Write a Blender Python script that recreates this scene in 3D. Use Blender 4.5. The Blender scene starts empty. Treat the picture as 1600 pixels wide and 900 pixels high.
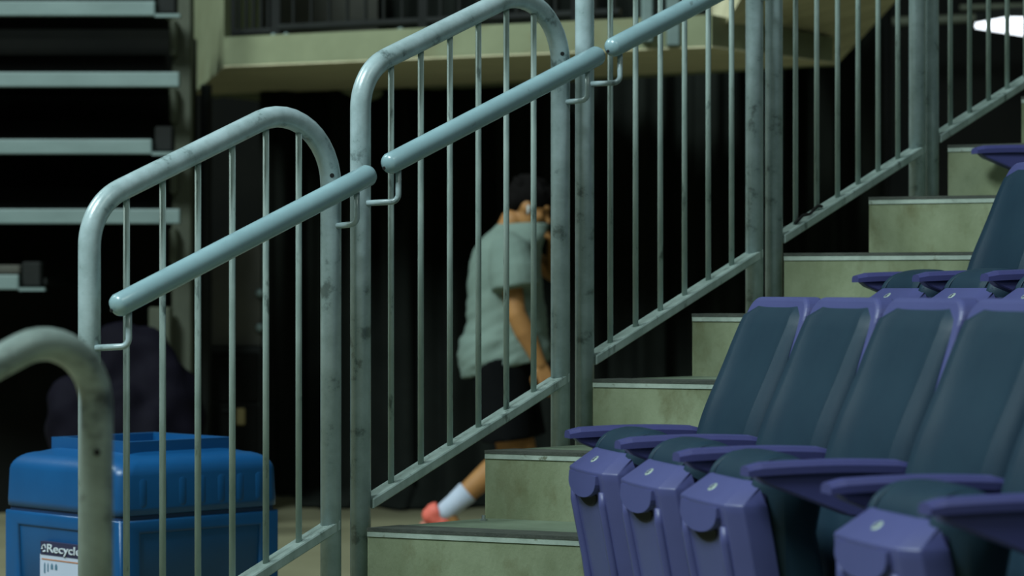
import bpy, bmesh, math, random
from mathutils import Vector, Matrix, noise
random.seed(7)
scene = bpy.context.scene
C = scene.collection
F = 4000.0            # focal length in pixels of the 1600x900 frame
H = 1.17              # eye height above the arena floor
HY = 455.0            # horizon row
PI = math.pi

# ------------------------------------------------------------------ camera
cam = bpy.data.cameras.new('camera'); camo = bpy.data.objects.new('camera', cam); C.objects.link(camo)
cam.sensor_width = 36.0; cam.lens = 36.0 * F / 1600.0
cam.shift_y = (HY - 450.0) / 1600.0
camo.location = (0, 0, H); camo.rotation_euler = (PI / 2, 0, 0)
cam.clip_start = 0.1; cam.clip_end = 200
cam.dof.use_dof = True; cam.dof.focus_distance = 6.7; cam.dof.aperture_fstop = 3.3
scene.camera = camo

# ------------------------------------------------------------------ world, lights, exposure
w = bpy.data.worlds.new('arena_air'); scene.world = w; w.use_nodes = True
bg = w.node_tree.nodes['Background']; bg.inputs[0].default_value = (0.52, 0.72, 0.74, 1); bg.inputs[1].default_value = 0.065
def area(name, loc, target, size, power, color):
    l = bpy.data.lights.new(name, 'AREA'); l.shape = 'SQUARE'; l.size = size; l.energy = power; l.color = color
    o = bpy.data.objects.new(name, l); C.objects.link(o); o.location = loc
    o.rotation_euler = (Vector(target) - Vector(loc)).to_track_quat('-Z', 'Y').to_euler(); return o
area('arena_flood_or_fill', (-5.5, 1.0, 10.5), (0, 7, 0.5), 3.0, 1620, (0.80, 0.97, 1.0))
area('arena_flood_or_fill', (3.5, -1.0, 9.5), (0.5, 8, 0.8), 3.0, 170, (0.86, 1.0, 0.92))
area('arena_flood_or_fill', (-8.0, 9.0, 8.5), (-1.0, 13.0, 0.0), 2.5, 520, (0.84, 1.0, 0.96))  # unseen fill lamp, added to lift bounce light under the balcony
scene.view_settings.view_transform = 'Standard'; scene.view_settings.look = 'None'
scene.view_settings.gamma = 1.0; scene.view_settings.use_curve_mapping = False
scene.view_settings.exposure = 0.0

# ------------------------------------------------------------------ helpers
def at(px, py, D):
    return Vector(((px - 800) * D / F, D, H + (HY - py) * D / F))

MATS = {}
def mat(name, c1, c2=None, scale=6.0, rough=0.5, metal=0.0, bump=0.0, bscale=None, stretch=(1, 1, 1), lo=0.35, hi=0.65,
        spec=0.5, c3=None, s3=20.0, lo3=0.62, hi3=0.72, emit=None, sheen=0.0):
    m = bpy.data.materials.new(name); m.use_nodes = True; nt = m.node_tree; N = nt.nodes; L = nt.links
    b = N['Principled BSDF']
    b.inputs['Roughness'].default_value = rough; b.inputs['Metallic'].default_value = metal
    b.inputs['Specular IOR Level'].default_value = spec
    if sheen: b.inputs['Sheen Weight'].default_value = sheen
    tc = N.new('ShaderNodeTexCoord'); mp = N.new('ShaderNodeMapping'); mp.inputs['Scale'].default_value = stretch
    L.new(tc.outputs['Object'], mp.inputs['Vector'])
    def nz(s, det=5.0):
        n = N.new('ShaderNodeTexNoise'); n.inputs['Scale'].default_value = s; n.inputs['Detail'].default_value = det
        n.inputs['Roughness'].default_value = 0.62
        L.new(mp.outputs[0], n.inputs['Vector']); return n
    def ramp(n, a, bb):
        r = N.new('ShaderNodeMapRange'); r.inputs['From Min'].default_value = a; r.inputs['From Max'].default_value = bb
        L.new(n.outputs['Fac'], r.inputs['Value']); return r
    def mix(fac, a, bb):
        x = N.new('ShaderNodeMix'); x.data_type = 'RGBA'; L.new(fac.outputs[0], x.inputs[0])
        for i, v in ((6, a), (7, bb)):
            if isinstance(v, tuple): x.inputs[i].default_value = (*v, 1)
            else: L.new(v.outputs[2], x.inputs[i])
        return x
    if c2 is None:
        c2 = tuple(min(1, v * 0.82) for v in c1)
    x = mix(ramp(nz(scale), lo, hi), c1, c2)
    if c3 is not None:
        x = mix(ramp(nz(s3, 8), lo3, hi3), x, c3)
    L.new(x.outputs[2], b.inputs['Base Color'])
    if bump:
        bp = N.new('ShaderNodeBump'); bp.inputs['Strength'].default_value = bump; bp.inputs['Distance'].default_value = 0.004
        L.new(nz(bscale or 90, 6).outputs['Fac'], bp.inputs['Height']); L.new(bp.outputs[0], b.inputs['Normal'])
    if emit:
        b.inputs['Emission Color'].default_value = (*emit[0], 1); b.inputs['Emission Strength'].default_value = emit[1]
    MATS[name] = m; return m

M_pipe = mat('scuffed_grey_paint', (0.40, 0.51, 0.53), (0.27, 0.36, 0.365), 13, 0.29, 0.0, 0.12, 60, c3=(0.12, 0.165, 0.165), s3=13, lo3=0.59, hi3=0.67, spec=0.7)
M_galv = mat('galvanised_steel', (0.42, 0.53, 0.50), (0.27, 0.36, 0.33), 14, 0.5, 0.1, 0.2, 70, c3=(0.12, 0.165, 0.15), s3=30, lo3=0.60, hi3=0.7, stretch=(1, 1, 0.35))
M_hand = mat('painted_handrail', (0.275, 0.42, 0.455), (0.24, 0.37, 0.40), 7, 0.27, 0.0, 0.08, 50, c3=(0.17, 0.25, 0.26), s3=24, lo3=0.66, hi3=0.73, spec=0.6)
M_worn = mat('worn_bare_tube', (0.30, 0.37, 0.34), (0.20, 0.25, 0.225), 12, 0.30, 0.15, 0.15, 60, c3=(0.07, 0.085, 0.08), s3=7, lo3=0.54, hi3=0.64, spec=0.7, stretch=(1, 1, 1.5))
M_hole = mat('dark_hole', (0.01, 0.01, 0.01), rough=0.9)
M_conc = mat('stained_concrete', (0.235, 0.275, 0.175), (0.15, 0.178, 0.10), 5, 0.85, 0, 0.35, 120, stretch=(1, 1, 0.6), c3=(0.11, 0.11, 0.05), s3=9, lo3=0.53, hi3=0.78, spec=0.25)
M_tread = mat('worn_tread_concrete', (0.13, 0.17, 0.12), (0.095, 0.125, 0.085), 8, 0.55, 0, 0.2, 100, spec=0.4)
M_grip = mat('dark_grip_strip', (0.035, 0.042, 0.034), (0.055, 0.063, 0.05), 30, 0.8, 0, 0.5, 200)
M_nose = mat('pale_nosing', (0.36, 0.43, 0.37), (0.27, 0.33, 0.28), 22, 0.55, 0, 0.2, 150, c3=(0.13, 0.15, 0.1), s3=40, lo3=0.6, hi3=0.7)
M_bal = mat('balcony_concrete', (0.25, 0.275, 0.17), (0.19, 0.21, 0.125), 2.4, 0.85, 0, 0.3, 50, c3=(0.19, 0.17, 0.09), s3=2.2, lo3=0.55, hi3=0.75, spec=0.2)
M_soff = mat('board_marked_soffit', (0.70, 0.65, 0.44), (0.52, 0.48, 0.31), 3.0, 0.9, 0, 0.4, 30, stretch=(0.4, 6, 1), spec=0.2)  # concrete colour lightened to stand in for bounce light from the floor
M_purple = mat('purple_plastic', (0.069, 0.077, 0.210), (0.060, 0.067, 0.187), 4, 0.42, 0, 0.06, 220, spec=0.4)
M_purple_d = mat('purple_arm_plastic', (0.054, 0.057, 0.180), (0.046, 0.049, 0.155), 5, 0.42, 0, 0.06, 220, spec=0.4)
M_cush = mat('slate_upholstery', (0.015, 0.037, 0.058), (0.012, 0.030, 0.050), 6, 0.48, 0, 0.15, 400, spec=0.22, c3=(0.018, 0.040, 0.058), s3=18, lo3=0.68, hi3=0.78)
M_plate = mat('seat_number_plate', (0.38, 0.47, 0.40), (0.24, 0.28, 0.34), 60, 0.35, 0.2)
M_numeral = mat('plate_numeral_ink', (0.05, 0.05, 0.12), rough=0.5)
M_bolt = mat('shiny_bolt', (0.6, 0.65, 0.65), rough=0.2, metal=0.9)
M_blue = mat('blue_moulded_plastic', (0.006, 0.084, 0.240), (0.005, 0.072, 0.208), 5, 0.36, 0, 0.10, 260, spec=0.45)
M_blue_d = mat('blue_seam_plastic', (0.004, 0.035, 0.12), rough=0.6)
M_signw = mat('sign_white', (0.50, 0.55, 0.68), (0.46, 0.52, 0.64), 3, 0.5)
M_signd = mat('sign_header_violet', (0.028, 0.028, 0.075), rough=0.5)
M_signtext = mat('sign_lettering', (0.62, 0.68, 0.74), rough=0.5)
M_orange = mat('sign_orange_line', (0.5, 0.2, 0.09), rough=0.5)
M_picto = mat('sign_pictogram', (0.09, 0.19, 0.27), rough=0.5)
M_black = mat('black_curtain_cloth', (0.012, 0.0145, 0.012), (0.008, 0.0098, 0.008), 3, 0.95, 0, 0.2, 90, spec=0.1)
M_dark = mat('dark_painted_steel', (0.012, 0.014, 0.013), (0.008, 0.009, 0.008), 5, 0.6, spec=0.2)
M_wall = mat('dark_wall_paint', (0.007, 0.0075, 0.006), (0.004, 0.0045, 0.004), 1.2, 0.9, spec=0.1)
M_floor = mat('tan_arena_floor', (0.25, 0.24, 0.15), (0.20, 0.19, 0.115), 1.5, 0.5, 0, 0.1, 40, spec=0.35)
M_deck = mat('bleacher_edge_aluminium', (0.185, 0.255, 0.245), (0.15, 0.21, 0.20), 8, 0.5, 0, 0.1, 80, stretch=(0.4, 1, 1), c3=(0.12, 0.17, 0.16), s3=9, lo3=0.62, hi3=0.74)
M_col = mat('olive_steel_column', (0.075, 0.085, 0.055), (0.05, 0.058, 0.036), 6, 0.7, stretch=(1, 1, 0.4))
M_tarp = mat('dark_violet_tarp', (0.0055, 0.0045, 0.010), (0.003, 0.0025, 0.006), 4, 0.8, spec=0.1)
M_panel = mat('grey_brown_board', (0.066, 0.066, 0.052), (0.05, 0.05, 0.04), 3, 0.8)
M_tan = mat('tan_tag', (0.30, 0.24, 0.10), rough=0.7)
M_light = mat('lit_tube_diffuser', (0.9, 0.95, 1.0), rough=0.4, emit=((0.86, 0.93, 1.0), 2.6))
M_skin = mat('tanned_skin', (0.40, 0.195, 0.066), (0.34, 0.16, 0.054), 7, 0.55, spec=0.35)
M_hair = mat('black_hair', (0.0035, 0.003, 0.003), (0.005, 0.0042, 0.004), 40, 0.8, 0, 0.4, 120, stretch=(1, 1, 3), spec=0.08)
M_shirt = mat('sage_grey_cotton', (0.185, 0.25, 0.215), (0.16, 0.22, 0.19), 5, 0.85, 0, 0.25, 200, spec=0.2)
M_shorts = mat('black_sports_cloth', (0.0045, 0.005, 0.0055), (0.006, 0.0065, 0.007), 6, 0.9, spec=0.05)
M_sock = mat('white_cotton_sock', (0.50, 0.56, 0.68), (0.44, 0.50, 0.61), 12, 0.85, 0, 0.3, 200)
M_shoe = mat('coral_mesh_shoe', (0.85, 0.17, 0.12), (0.75, 0.14, 0.10), 9, 0.6)
M_sole = mat('coral_rubber_sole', (0.60, 0.22, 0.16), rough=0.7)
M_eye = mat('dark_eye', (0.03, 0.02, 0.015), rough=0.3)
M_white = mat('white_plastic', (0.62, 0.68, 0.68), rough=0.3)

def link(name, me, parent=None, m=None, smooth=False):
    o = bpy.data.objects.new(name, me); C.objects.link(o)
    if parent is not None: o.parent = parent
    if m is not None: me.materials.clear(); me.materials.append(m)
    if smooth:
        for p in me.polygons: p.use_smooth = True
    return o
def obj(name, bm, m, parent=None, smooth=False):
    bmesh.ops.recalc_face_normals(bm, faces=bm.faces)
    me = bpy.data.meshes.new(name); bm.to_mesh(me); bm.free()
    return link(name, me, parent, m, smooth)
def tag(o, label=None, cat=None, group=None, kind=None):
    if label: o['label'] = label
    if cat: o['category'] = cat
    if group: o['group'] = group
    if kind: o['kind'] = kind
    return o
def empty(name, loc=(0, 0, 0), rz=0.0):
    o = bpy.data.objects.new(name, None); C.objects.link(o); o.location = loc; o.rotation_euler = (0, 0, rz)
    o.empty_display_size = 0.1; return o
def box(bm, lo, hi, mtx=None):
    vs = [bm.verts.new((x, y, z)) for x in (lo[0], hi[0]) for y in (lo[1], hi[1]) for z in (lo[2], hi[2])]
    if mtx is not None:
        for v in vs: v.co = mtx @ v.co
    for f in ((0, 1, 3, 2), (4, 6, 7, 5), (0, 4, 5, 1), (2, 3, 7, 6), (0, 2, 6, 4), (1, 5, 7, 3)):
        bm.faces.new([vs[i] for i in f])
    return vs
def bevel(bm, w, seg=2, edges=None):
    bmesh.ops.recalc_face_normals(bm, faces=bm.faces)
    bmesh.ops.bevel(bm, geom=list(edges if edges is not None else bm.edges), offset=w, segments=seg, affect='EDGES', profile=0.5, clamp_overlap=True)
def prism(bm, poly, a, b):
    """poly: list of 3-D points; swept by vector b-a"""
    n = len(poly); A = [bm.verts.new(Vector(p) + Vector(a)) for p in poly]; B = [bm.verts.new(Vector(p) + Vector(b)) for p in poly]
    bm.faces.new(A[::-1]); bm.faces.new(B)
    for i in range(n): bm.faces.new((A[i], A[(i + 1) % n], B[(i + 1) % n], B[i]))
def tube(bm, pts, r, seg=14, cap=True, round_ends=False):
    pts = [Vector(p) for p in pts]
    rr = list(r) if isinstance(r, (list, tuple)) else [r] * len(pts)
    if round_ends:
        d0 = (pts[0] - pts[1]).normalized(); d1 = (pts[-1] - pts[-2]).normalized(); R0, R1 = rr[0], rr[-1]
        a0 = [pts[0] + d0 * R0 * 0.62 * math.sin(t) for t in (1.45, 1.1, 0.6)]; q0 = [R0 * math.cos(t) for t in (1.45, 1.1, 0.6)]
        a1 = [pts[-1] + d1 * R1 * 0.62 * math.sin(t) for t in (0.6, 1.1, 1.45)]; q1 = [R1 * math.cos(t) for t in (0.6, 1.1, 1.45)]
        pts = a0 + pts + a1; rr = q0 + rr + q1
    t0 = (pts[1] - pts[0]).normalized()
    up = Vector((0, 0, 1)) if abs(t0.z) < 0.9 else Vector((1, 0, 0))
    nrm = (up - t0 * up.dot(t0)).normalized(); rings = []
    for i, p in enumerate(pts):
        t = (pts[min(i + 1, len(pts) - 1)] - pts[max(i - 1, 0)]).normalized()
        nrm = (nrm - t * nrm.dot(t)).normalized(); bi = t.cross(nrm)
        rings.append([bm.verts.new(p + (nrm * math.cos(2 * PI * k / seg) + bi * math.sin(2 * PI * k / seg)) * rr[i]) for k in range(seg)])
    for i in range(len(rings) - 1):
        for k in range(seg):
            bm.faces.new((rings[i][k], rings[i][(k + 1) % seg], rings[i + 1][(k + 1) % seg], rings[i + 1][k]))
    if cap:
        bm.faces.new(rings[0][::-1]); bm.faces.new(rings[-1])
def fillet(pts, rads, n=9):
    pts = [Vector(p) for p in pts]; out = [pts[0]]
    for i in range(1, len(pts) - 1):
        p = pts[i]; a = (pts[i - 1] - p).normalized(); b = (pts[i + 1] - p).normalized()
        ang = a.angle(b); r = rads[i - 1]; tl = r / math.tan(ang / 2)
        cen = p + (a + b).normalized() * (r / math.sin(ang / 2)); s = p + a * tl - cen; e = p + b * tl - cen
        th = s.angle(e)
        for k in range(n + 1):
            t = k / n; out.append(cen + (s * math.sin((1 - t) * th) + e * math.sin(t * th)) / math.sin(th))
    out.append(pts[-1]); return out
def ellipsoid(bm, c, r, rot=None, u=20, v=12):
    res = bmesh.ops.create_uvsphere(bm, u_segments=u, v_segments=v, radius=1.0)
    m = Matrix.Translation(Vector(c)) @ (rot.to_4x4() if rot is not None else Matrix.Identity(4)) @ Matrix.Diagonal((*r, 1))
    bmesh.ops.transform(bm, matrix=m, verts=res['verts']); return res['verts']
def disc(bm, c, n, r, seg=12, h=0.002):
    n = Vector(n).normalized(); c = Vector(c); tube(bm, [c - n * h * 0.5, c + n * h * 0.5], r, seg)
def remesh(name, bm, m, voxel, parent, smooth_it=4, disp=None):
    me = bpy.data.meshes.new(name + '_raw'); bm.to_mesh(me); bm.free()
    o = bpy.data.objects.new(name + '_raw', me); C.objects.link(o)
    md = o.modifiers.new('r', 'REMESH'); md.mode = 'VOXEL'; md.voxel_size = voxel; md.use_smooth_shade = True
    if smooth_it:
        sm = o.modifiers.new('s', 'SMOOTH'); sm.iterations = smooth_it; sm.factor = 0.5
    dg = bpy.context.evaluated_depsgraph_get(); dg.update()
    nm = bpy.data.meshes.new_from_object(o.evaluated_get(dg)); nm.name = name
    bpy.data.objects.remove(o, do_unlink=True); bpy.data.meshes.remove(me)
    if disp:
        nor = [v.normal.copy() for v in nm.vertices]
        for v, n in zip(nm.vertices, nor): v.co += n * disp(v.co)
    return link(name, nm, parent, m, True)
def capsule(bm, a, b, r0, r1, seg=16):
    a = Vector(a); b = Vector(b)
    tube(bm, [a, a.lerp(b, 0.5), b], [r0, (r0 + r1) / 2, r1], seg)
    ellipsoid(bm, a, (r0,) * 3); ellipsoid(bm, b, (r1,) * 3)

# ------------------------------------------------------------------ stairs frame
S = 1.12
P0 = Vector((-0.339 * S, 5.97 * S, 0)); HD = Vector((0.2713 * S, 0.2686 * S, 0)); RISE = 0.164 * S
EW = Vector((0.91, -0.415, 0)).normalized(); NO = Vector((-0.7036, 0.7107, 0)); Z0 = H - 0.5537 * S
def ST(s, out, z):
    p = P0 + HD * s + NO * out; return Vector((p.x, p.y, z))
# ------------------------------------------------------------------ setting
bm = bmesh.new(); box(bm, (-9, -2, -0.12), (12, 20, 0)); tag(obj('floor', bm, M_floor), 'tan painted arena floor', 'floor', kind='structure')
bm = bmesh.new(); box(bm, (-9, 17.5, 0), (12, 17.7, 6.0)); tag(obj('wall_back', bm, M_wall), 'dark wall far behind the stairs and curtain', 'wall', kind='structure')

stairs = tag(empty('staircase', (P0.x, P0.y, 0)), 'concrete aisle staircase climbing to the right beside the purple seats', 'staircase', kind='structure')
def loc(o, parent): o.parent = parent; o.matrix_parent_inverse = Matrix.Translation(-parent.location)
WID = {-3: .7, -2: .7, -1: .7, 0: .72, 1: .72, 2: .66, 3: .70, 4: .66, 5: .62, 6: .62, 7: .75, 8: .8, 9: .8}
for k in range(-2, 10):
    z = Z0 + RISE * k; W = WID[k]; zb = max(0.0, z - RISE * 2.2) if k > 1 else 0.0
    a = ST(k, 0, 0); b = a + EW * W; c = b + HD * 1.0; d = a + HD * 1.0
    bm = bmesh.new(); prism(bm, [a, b, c, d], (0, 0, zb), (0, 0, z)); bevel(bm, 0.006, 2)
    st = obj('step', bm, M_conc); loc(st, stairs)
    hn = HD.normalized()
    bm = bmesh.new(); prism(bm, [a + EW * .004 - hn * .003, b - hn * .003, b + hn * .012, a + EW * .004 + hn * .012], (0, 0, z - .020), (0, 0, z - .006))
    o = obj('nosing', bm, M_nose, st)
    bm = bmesh.new(); prism(bm, [a - hn * .0045 + EW * .004, b - hn * .0045, b + hn * .11, a + hn * .11 + EW * .004], (0, 0, z - .006), (0, 0, z + .003))
    o = obj('grip_strip', bm, M_grip, st)
    bm = bmesh.new(); prism(bm, [a + hn * .112 + EW * .01, b + hn * .112, c - hn * .01, d - hn * .01 + EW * .01], (0, 0, z - .004), (0, 0, z + .0015))
    o = obj('tread_surface', bm, M_tread, st)
    if k == 0:
        q = ST(0.86, -0.06, z); bm = bmesh.new(); tube(bm, [q, q + Vector((0, 0, .016))], .0055, 8)
        tube(bm, [q + Vector((0, 0, .002)), q + Vector((0, 0, .006))], .010, 6)
        o = obj('anchor_bolt', bm, M_bolt, st)

# ------------------------------------------------------------------ railings
OFF = 0.05 * S
RP = 0.0275
def zt(s): return H + (0.507 + 0.1655 * s) * S       # top rail centre
def zb_(s): return H + (-0.519 + 0.1615 * s) * S     # bottom bar centre
def zh(s): return H + (0.277 + 0.1615 * s) * S       # handrail centre
def railing(sl, sr, label, base_drop=0.3, hand=None, shift=Vector((0, 0, 0)), nb=6, rb=0.17, pm=None):
    def R(s, o, z): return ST(s, o, z) + shift
    org = R(sl, OFF, 0); org.z = max(0, zb_(sl) - base_drop + shift.z)
    root = empty('stair_railing', org); tag(root, label, 'railing', 'stair railing panels')
    inv = Matrix.Translation(-org)
    def ch(o, p=None):
        o.parent = p or root
        if p is None: o.matrix_parent_inverse = inv
        return o
    pts = [R(sl, OFF, max(0.0, zb_(sl) - base_drop)), R(sl, OFF, zt(sl)), R(sr, OFF, zt(sr)), R(sr, OFF, max(0.0, zb_(sr) - base_drop - 0.05))]
    bm = bmesh.new(); tube(bm, fillet(pts, [0.15, rb], 12), RP, 18); fr = ch(obj('tube_frame', bm, pm or M_pipe, smooth=True))
    q = R(sr, OFF, zt(sr) - 0.235); n = (-NO * 0.8 + Vector((0, 0, 0)) - HD.normalized() * 0.55).normalized()
    bm = bmesh.new(); disc(bm, q + n * RP, n, 0.006, 10, 0.003); ch(obj('drain_hole', bm, M_hole), fr)
    for k in range(nb):
        s = sl + (sr - sl) * (k + 1) / (nb + 1) + 0.0
        top = zt(s) - (0.0 if k < nb - 1 else 0.035)
        bm = bmesh.new(); tube(bm, [R(s, OFF, zb_(s)), R(s, OFF, top)], 0.0082, 10); ch(obj('baluster', bm, M_galv, smooth=True))
    # bottom bar: a flat bar lying on its side between the posts
    a, b = sl + 0.05, sr + 0.03
    A = R(a, OFF, zb_(a)); B = R(b, OFF, zb_(b)); bm = bmesh.new(); hw = NO * 0.027; up = Vector((0, 0, 0.014))
    prism(bm, [A - hw - up, A + hw - up, A + hw + up, A - hw + up], (0, 0, 0), B - A); bevel(bm, 0.003, 1)
    ch(obj('bottom_bar', bm, M_galv))
    if hand:
        h0, h1 = hand; oh = OFF - 0.085
        bm = bmesh.new(); n = 10
        tube(bm, [R(h0 + (h1 - h0) * i / n, oh, zh(h0 + (h1 - h0) * i / n)) for i in range(n + 1)], 0.0285, 18, round_ends=True)
        hr = ch(obj('handrail', bm, M_hand, smooth=True))
        d = (R(h0, oh, zh(h0)) - R(h1, oh, zh(h1))).normalized(); q = R(h0, oh, zh(h0)) + d * 0.0165
        bm = bmesh.new(); disc(bm, q + Vector((-0.004, -0.006, -0.006)), d, 0.0045, 8, 0.004); ch(obj('end_hole', bm, M_hole), hr)
        for sp, sh in ((sl, h0 + 0.07), (sr, h1 - 0.09)):
            zl = zh(sh) - 0.115
            bp = [R(sp, OFF - RP + 0.004, zl), R(sh, oh, zl + 0.004), R(sh, oh, zh(sh) - 0.02)]
            bm = bmesh.new(); tube(bm, fillet(bp, [0.02], 6), 0.0078, 10); ch(obj('bracket', bm, M_pipe, smooth=True), hr)
    return root
railing(-1.955, -0.175, 'grey tubular stair railing in front of the blue recycling bin', 0.45, (-1.90, -0.05))
railing(0.066, 1.832, 'grey tubular stair railing in front of the walking person', 0.45, (0.13, 1.975))
railing(2.065, 3.835, 'grey tubular stair railing just right of the walking person, its handrail leaving the picture top', 0.42, (2.13, 3.98))
r5 = railing(4.055, 5.79, 'grey tubular stair railing with balusters right of centre, second from the right edge', 0.42, (4.12, 5.9))
railing(5.965, 7.78, 'grey tubular stair railing at the far right, topmost on the stairs', 0.42, (6.1, 7.9))
bm = bmesh.new(); ss = [4.055 + (5.79 - 4.055) * t for t in (.12, .17, .22, .27, .30)]
tube(bm, [ST(q_, OFF - .012, zb_(q_) + .022 + .01 * (i % 2)) for i, q_ in enumerate(ss)], .005, 8)
o = obj('black_tape', bm, M_hole, smooth=True); o.parent = r5; o.matrix_parent_inverse = Matrix.Translation(-Vector(r5.location)); o['label'] = 'strip of black tape along the bottom bar'
# nearest railing, bottom left, closer to the camera than the rest
sr1 = -2.17
tgt = at(151, 484, 4.25); base = ST(sr1, OFF, zt(sr1))
railing(sr1 - 1.77, sr1, 'nearest grey tubular railing end with scuffed bend at the bottom left corner', 0.5, None, shift=Vector((tgt.x - base.x, tgt.y - base.y, tgt.z - base.z)), nb=0, rb=0.105, pm=M_worn)

# ------------------------------------------------------------------ seats
U = Vector((0.2387, -0.9711, 0)); V = Vector((0.9711, 0.2387, 0)); PITCH = 0.447; RZ = math.atan2(U.y, U.x)
ARMZ = 0.653
def make_chair_meshes():
    D = {}
    def done(key, bm, smooth=False):
        bmesh.ops.recalc_face_normals(bm, faces=bm.faces)
        me = bpy.data.meshes.new(key); bm.to_mesh(me); bm.free()
        if smooth:
            for p in me.polygons: p.use_smooth = True
        D[key] = me
    # armrest cap: long curved pad
    bm = bmesh.new(); n = 12; prev = None; prof = [(-.5, 0), (-.5, .55), (-.36, .9), (0, 1), (.36, .9), (.5, .55), (.5, 0)]
    rings = []
    for i in range(n + 1):
        t = i / n; y = -0.012 + t * 0.345; zc = 0.006 * math.sin(PI * min(1, t * 0.95)); wd = 0.058 * (0.80 + 0.2 * math.sin(PI * min(1, .15 + t * .7)))
        th = 0.026 if 0 < i < n else 0.020
        rings.append([bm.verts.new((a * wd, y, ARMZ - 0.030 + zc + b * th)) for a, b in prof])
    for i in range(n):
        for k in range(len(prof)): bm.faces.new((rings[i][k], rings[i][(k + 1) % 7], rings[i + 1][(k + 1) % 7], rings[i + 1][k]))
    bm.faces.new(rings[0][::-1]); bm.faces.new(rings[-1]); done('armrest_pad', bm)
    # armrest body: tapering bracket below
    bm = bmesh.new(); z = ARMZ - 0.027
    prism(bm, [(0, 0.0, z), (0, 0.02, z - .016), (0, 0.20, z - .085), (0, 0.325, z - .10), (0, 0.325, z + .012), (0, 0.16, z + .009)], (-.021, 0, 0), (.021, 0, 0))
    bevel(bm, 0.005, 2); done('armrest_bracket', bm)
    bm = bmesh.new(); box(bm, (-.02, .24, 0.02), (.02, .31, ARMZ - .08)); box(bm, (-.05, .17, 0), (.05, .38, .02)); bevel(bm, .005, 1); done('standard', bm)
    # backrest shell (purple) with raked, round-shouldered outline; local plane param (x, h) -> y = yb + rake*h
    hw = 0.212; h0, h1 = 0.30, 0.972
    def yb(h): return 0.345 + 0.30 * (h - 0.60) + 0.06 * max(0, h - 0.86)
    def outline(inset, r, b, t):
        pts = []; w2 = hw - inset; top = h1 - t; bot = h0 + b
        pts.append((-w2 * 0.93, bot)); pts.append((w2 * 0.93, bot))
        for k in range(9):
            a = k / 8 * PI / 2; pts.append((w2 - r + r * math.cos(a), top - r + r * math.sin(a)))
        for k in range(9):
            a = PI / 2 + k / 8 * PI / 2; pts.append((-w2 + r + r * math.cos(a), top - r + r * math.sin(a)))
        return pts
    def shell(inset, r, b, t, y0, y1):
        bm = bmesh.new(); o = outline(inset, r, b, t)
        # subdivide straight sides so the rake bends nicely
        A = [bm.verts.new((x, yb(h) + y0, h)) for x, h in o]; B = [bm.verts.new((x, yb(h) + y1, h)) for x, h in o]
        bm.faces.new(A); bm.faces.new(B[::-1]); n = len(o)
        for i in range(n): bm.faces.new((A[i], A[(i + 1) % n], B[(i + 1) % n], B[i]))
        bmesh.ops.recalc_face_normals(bm, faces=bm.faces); return bm
    bm = shell(0.0, 0.055, 0, 0, 0.0, 0.045); bevel(bm, 0.009, 3, [e for e in bm.edges if len(e.link_faces) == 2 and e.calc_face_angle(0) > 0.9]); done('back_shell', bm, False)
    # padded front: grid with concave dish and rolled rim
    bm = bmesh.new(); nx, nz = 22, 26; g = {}
    w2 = hw - 0.023; b0, b1 = h0 + 0.01, h1 - 0.020; r = 0.045
    for j in range(nz + 1):
        tz = j / nz; h = b0 + (b1 - b0) * tz
        ww = w2
        if h > b1 - r: q = (h - (b1 - r)) / r; ww = w2 - r + r * math.sqrt(max(0, 1 - q * q))
        for i in range(nx + 1):
            tx = -1 + 2 * i / nx; x = tx * ww
            rim = 1 - max(0, (abs(tx) - 0.93) / 0.07) ** 2
            rimz = 1 - max(0, (abs(2 * tz - 1) - 0.94) / 0.06) ** 2
            bol = 0.044 * (abs(tx) ** 5.5)                         # side bolsters come forward
            lum = 0.016 * math.exp(-((h - 0.66) / 0.12) ** 2)
            y = yb(h) - (0.010 + bol * (0.35 + 0.65 * math.sin(PI * min(1, max(0, tz))) ) + lum) * max(0, min(rim, rimz)) + 0.002
            g[i, j] = bm.verts.new((x, y, h))
    for i in range(nx):
        for j in range(nz): bm.faces.new((g[i, j], g[i + 1, j], g[i + 1, j + 1], g[i, j + 1]))
    done('back_cushion', bm, True)
    # hinge cheek where arm meets back
    bm = bmesh.new(); prism(bm, [(0, .30, .40), (0, .36, .40), (0, .405, .70), (0, .385, .715), (0, .345, .66)], (-.013, 0, 0), (.013, 0, 0)); bevel(bm, .004, 1); done('hinge_cheek', bm)
    # tipped-up seat pan.  section coordinates: y forward(-)/back(+), z up ; lean so that the top stands forward
    def lean(z): return -0.040 + 0.19 * (0.60 - z) - 0.10 * max(0, 0.30 - z)
    bm = bmesh.new(); rows = [(0.16, .150, .06), (0.30, .168, .075), (0.46, .178, .08), (0.54, .180, .078), (0.560, .177, .070), (0.606, .150, .055)]
    rings = []
    for z, hwid, dep in rows:
        y0 = lean(z) + max(0.0, z - .560) * 1.45; y1 = lean(z) + 0.085; ch = 0.032
        rings.append([bm.verts.new(p) for p in ((-hwid, y1, z), (-hwid, y0 + ch, z), (-hwid + ch, y0 + .004, z), (-hwid * .3, y0 - .004, z), (hwid * .3, y0 - .004, z), (hwid - ch, y0 + .004, z), (hwid, y0 + ch, z), (hwid, y1, z))])
    for i in range(len(rings) - 1):
        for k in range(8): bm.faces.new((rings[i][k], rings[i][(k + 1) % 8], rings[i + 1][(k + 1) % 8], rings[i + 1][k]))
    bm.faces.new(rings[0]); bm.faces.new(rings[-1])
    bmesh.ops.recalc_face_normals(bm, faces=bm.faces)
    bevel(bm, 0.010, 3, [e for e in bm.edges if e.calc_face_angle(0) > 0.30]); done('seat_pan', bm, True)
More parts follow.
